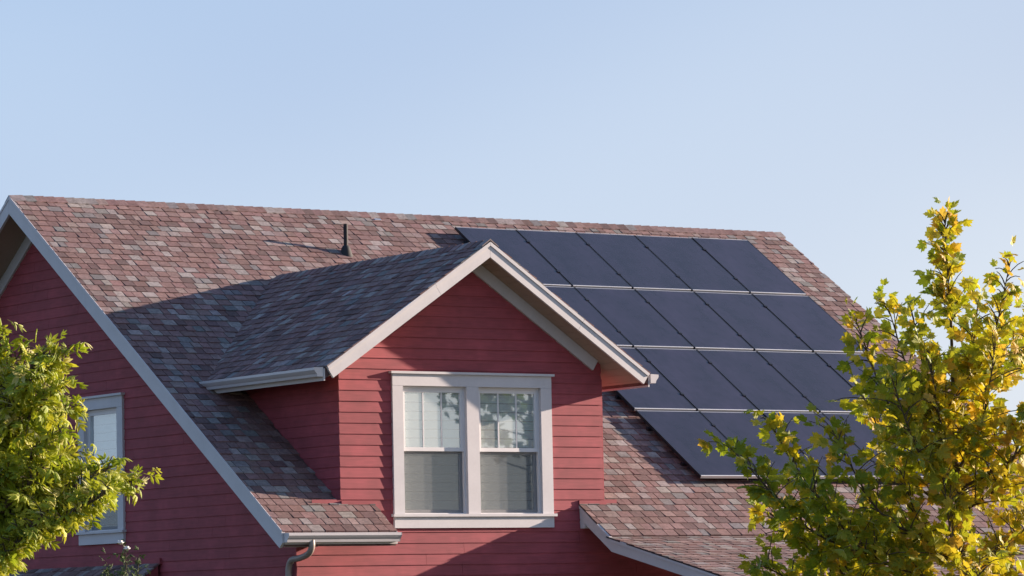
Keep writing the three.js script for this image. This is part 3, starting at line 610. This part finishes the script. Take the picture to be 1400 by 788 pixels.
{ // ash tree beside the gable wall
  const D = 20, foot = fromPixel(-70, 700, D); foot.y = 0;
  const tree = thing('ash_tree', 'bright green ash tree with narrow leaflets in front of the gable window', 'tree', V(0, 0, 0));
  const top = fromPixel(-60, 430, D), trunk = [foot, foot.clone().lerp(top, 0.5).add(V(0.03, 0, 0)), top];
  part('trunk', limbGeo(trunk, 0.06, 0.015, 20, 10), M.bark, tree);
  const branches = [], tc = new THREE.CatmullRomCurve3(trunk), limb = (px, py, dz, drop, o = {}) => {
    const tip = fromPixel(px, py, D + dz), y = Math.min(tip.y - drop, top.y), s = tc.getPoint(Math.max(0.2, Math.min(1, y / top.y))), m = s.clone().lerp(tip, 0.5); m.y -= o.sag ?? 0.06;
    branches.push({ pts: [s, m, tip], r0: 0.014, r1: 0.003, ...o });
  };
  for (const [x, y] of [[0, 462], [32, 478], [62, 482], [86, 486], [50, 512], [85, 530], [96, 560], [84, 590], [104, 622], [184, 655], [150, 640], [150, 672], [110, 680], [85, 692], [60, 705], [35, 722], [15, 745], [5, 775], [70, 560], [40, 600], [60, 640], [30, 540], [20, 660], [10, 600], [80, 650], [40, 680]]) limb(x, y, rr(-0.45, 0.45), 0.3, { from: 0.25 });
  for (const [x, y] of [[-30, 430], [-80, 400], [-130, 420], [-180, 470], [-230, 540], [-250, 620], [-240, 700], [-150, 560], [-60, 500], [-100, 640], [-160, 740], [-40, 720], [-20, 800], [-90, 820], [-200, 800]]) limb(x, y, rr(-0.6, 0.6), 0.3);
  growTree(tree, { branches, twig: 0.15, twigStep: 0.0135, leafStep: 0.040, droop: -0.35, stalk: 0.2, size: [0.055, 0.095], leaf: ash, single: 200, trans: 0.58,
    colours: [[0.17, 0.25, 0.016], [0.31, 0.38, 0.02], [0.42, 0.46, 0.028], [0.54, 0.53, 0.045], [0.64, 0.59, 0.22]],
    pick: () => Math.min(0.999, 0.15 + 0.55 * rnd() + 0.35 * rnd() * rnd()) });
}
{ // tall shrub with white blossoms below the gable window
  const c = fromPixel(166, 772, 40.5), foot = V(c.x, 0, c.z), tree = thing('flowering_shrub', 'tall leafy shrub with two white blossoms below the gable window', 'shrub', V(0, 0, 0));
  const branches = [[-0.16, 0.02], [0.02, 0.16], [0.13, 0.05], [-0.05, -0.1], [0.2, -0.2]].map(([dx, dy], i) => { const tip = c.clone().addScaledVector(camR, dx).add(V(0, dy, 0.05 * i)); return { pts: [foot.clone().add(V(dx * 0.3, 0, 0)), foot.clone().lerp(tip, 0.6).add(V(0, 0, 0.08)), tip], r0: 0.012, r1: 0.003, from: 0.35 }; });
  growTree(tree, { branches, twig: 0.16, twigStep: 0.06, leafStep: 0.05, droop: -0.1, stalk: 0.2, size: [0.05, 0.075], leaf: ash, single: 0, trans: 0.4, colours: [[0.05, 0.09, 0.02], [0.08, 0.13, 0.03]], pick: rnd });
  for (const [x, y] of [[164, 744], [173, 752]]) {
    const p = fromPixel(x, y, 40.3), pet = [];
    for (let k = 0; k < 9; k++) { const g = new THREE.SphereGeometry(0.022, 8, 6); g.scale(1, 0.35, 1.2); g.translate(0, 0, 0.018); g.rotateX(k < 5 ? -0.4 : -1.0); g.rotateY(k * 2.4); g.translate(p.x, p.y, p.z); pet.push(g); }
    part('blossom', merge(pet), M.petal, tree);
  }
}
{ // tree across the street: only its mirror image shows, in the dormer window
  const tree = thing('street_tree', 'leafy tree across the street, seen mirrored in the dormer window', 'tree', V(0, 0, 0));
  const c = V(15.9, 5.75, 18.4), foot = V(c.x + 0.2, 0, c.z), trunk = [foot, V(c.x, 3, c.z), V(c.x, 5.9, c.z)];
  part('trunk', limbGeo(trunk, 0.1, 0.03, 16, 8), M.bark, tree);
  const branches = [], tc = new THREE.CatmullRomCurve3(trunk);
  for (let i = 0; i < 26; i++) {
    const a = i * 2.4, y = -0.9 + 1.9 * i / 25, r = 1.45 * Math.sqrt(Math.max(0.1, 1 - y * y * 0.8)), tip = c.clone().add(V(Math.cos(a) * r, y, Math.sin(a) * r)), s = tc.getPoint(Math.min(1, (tip.y - 0.6) / 5.9));
    branches.push({ pts: [s, s.clone().lerp(tip, 0.5).add(V(0, -0.1, 0)), tip], r0: 0.02, r1: 0.005, from: 0.5 });
  }
  growTree(tree, { branches, twig: 0.45, twigStep: 0.12, leafStep: 0.12, droop: -0.2, stalk: 0.3, size: [0.14, 0.2], leaf: maple, single: 0, trans: 0.4, colours: [[0.05, 0.10, 0.012], [0.10, 0.16, 0.014]], pick: rnd });
}
renderer.render(scene, camera);
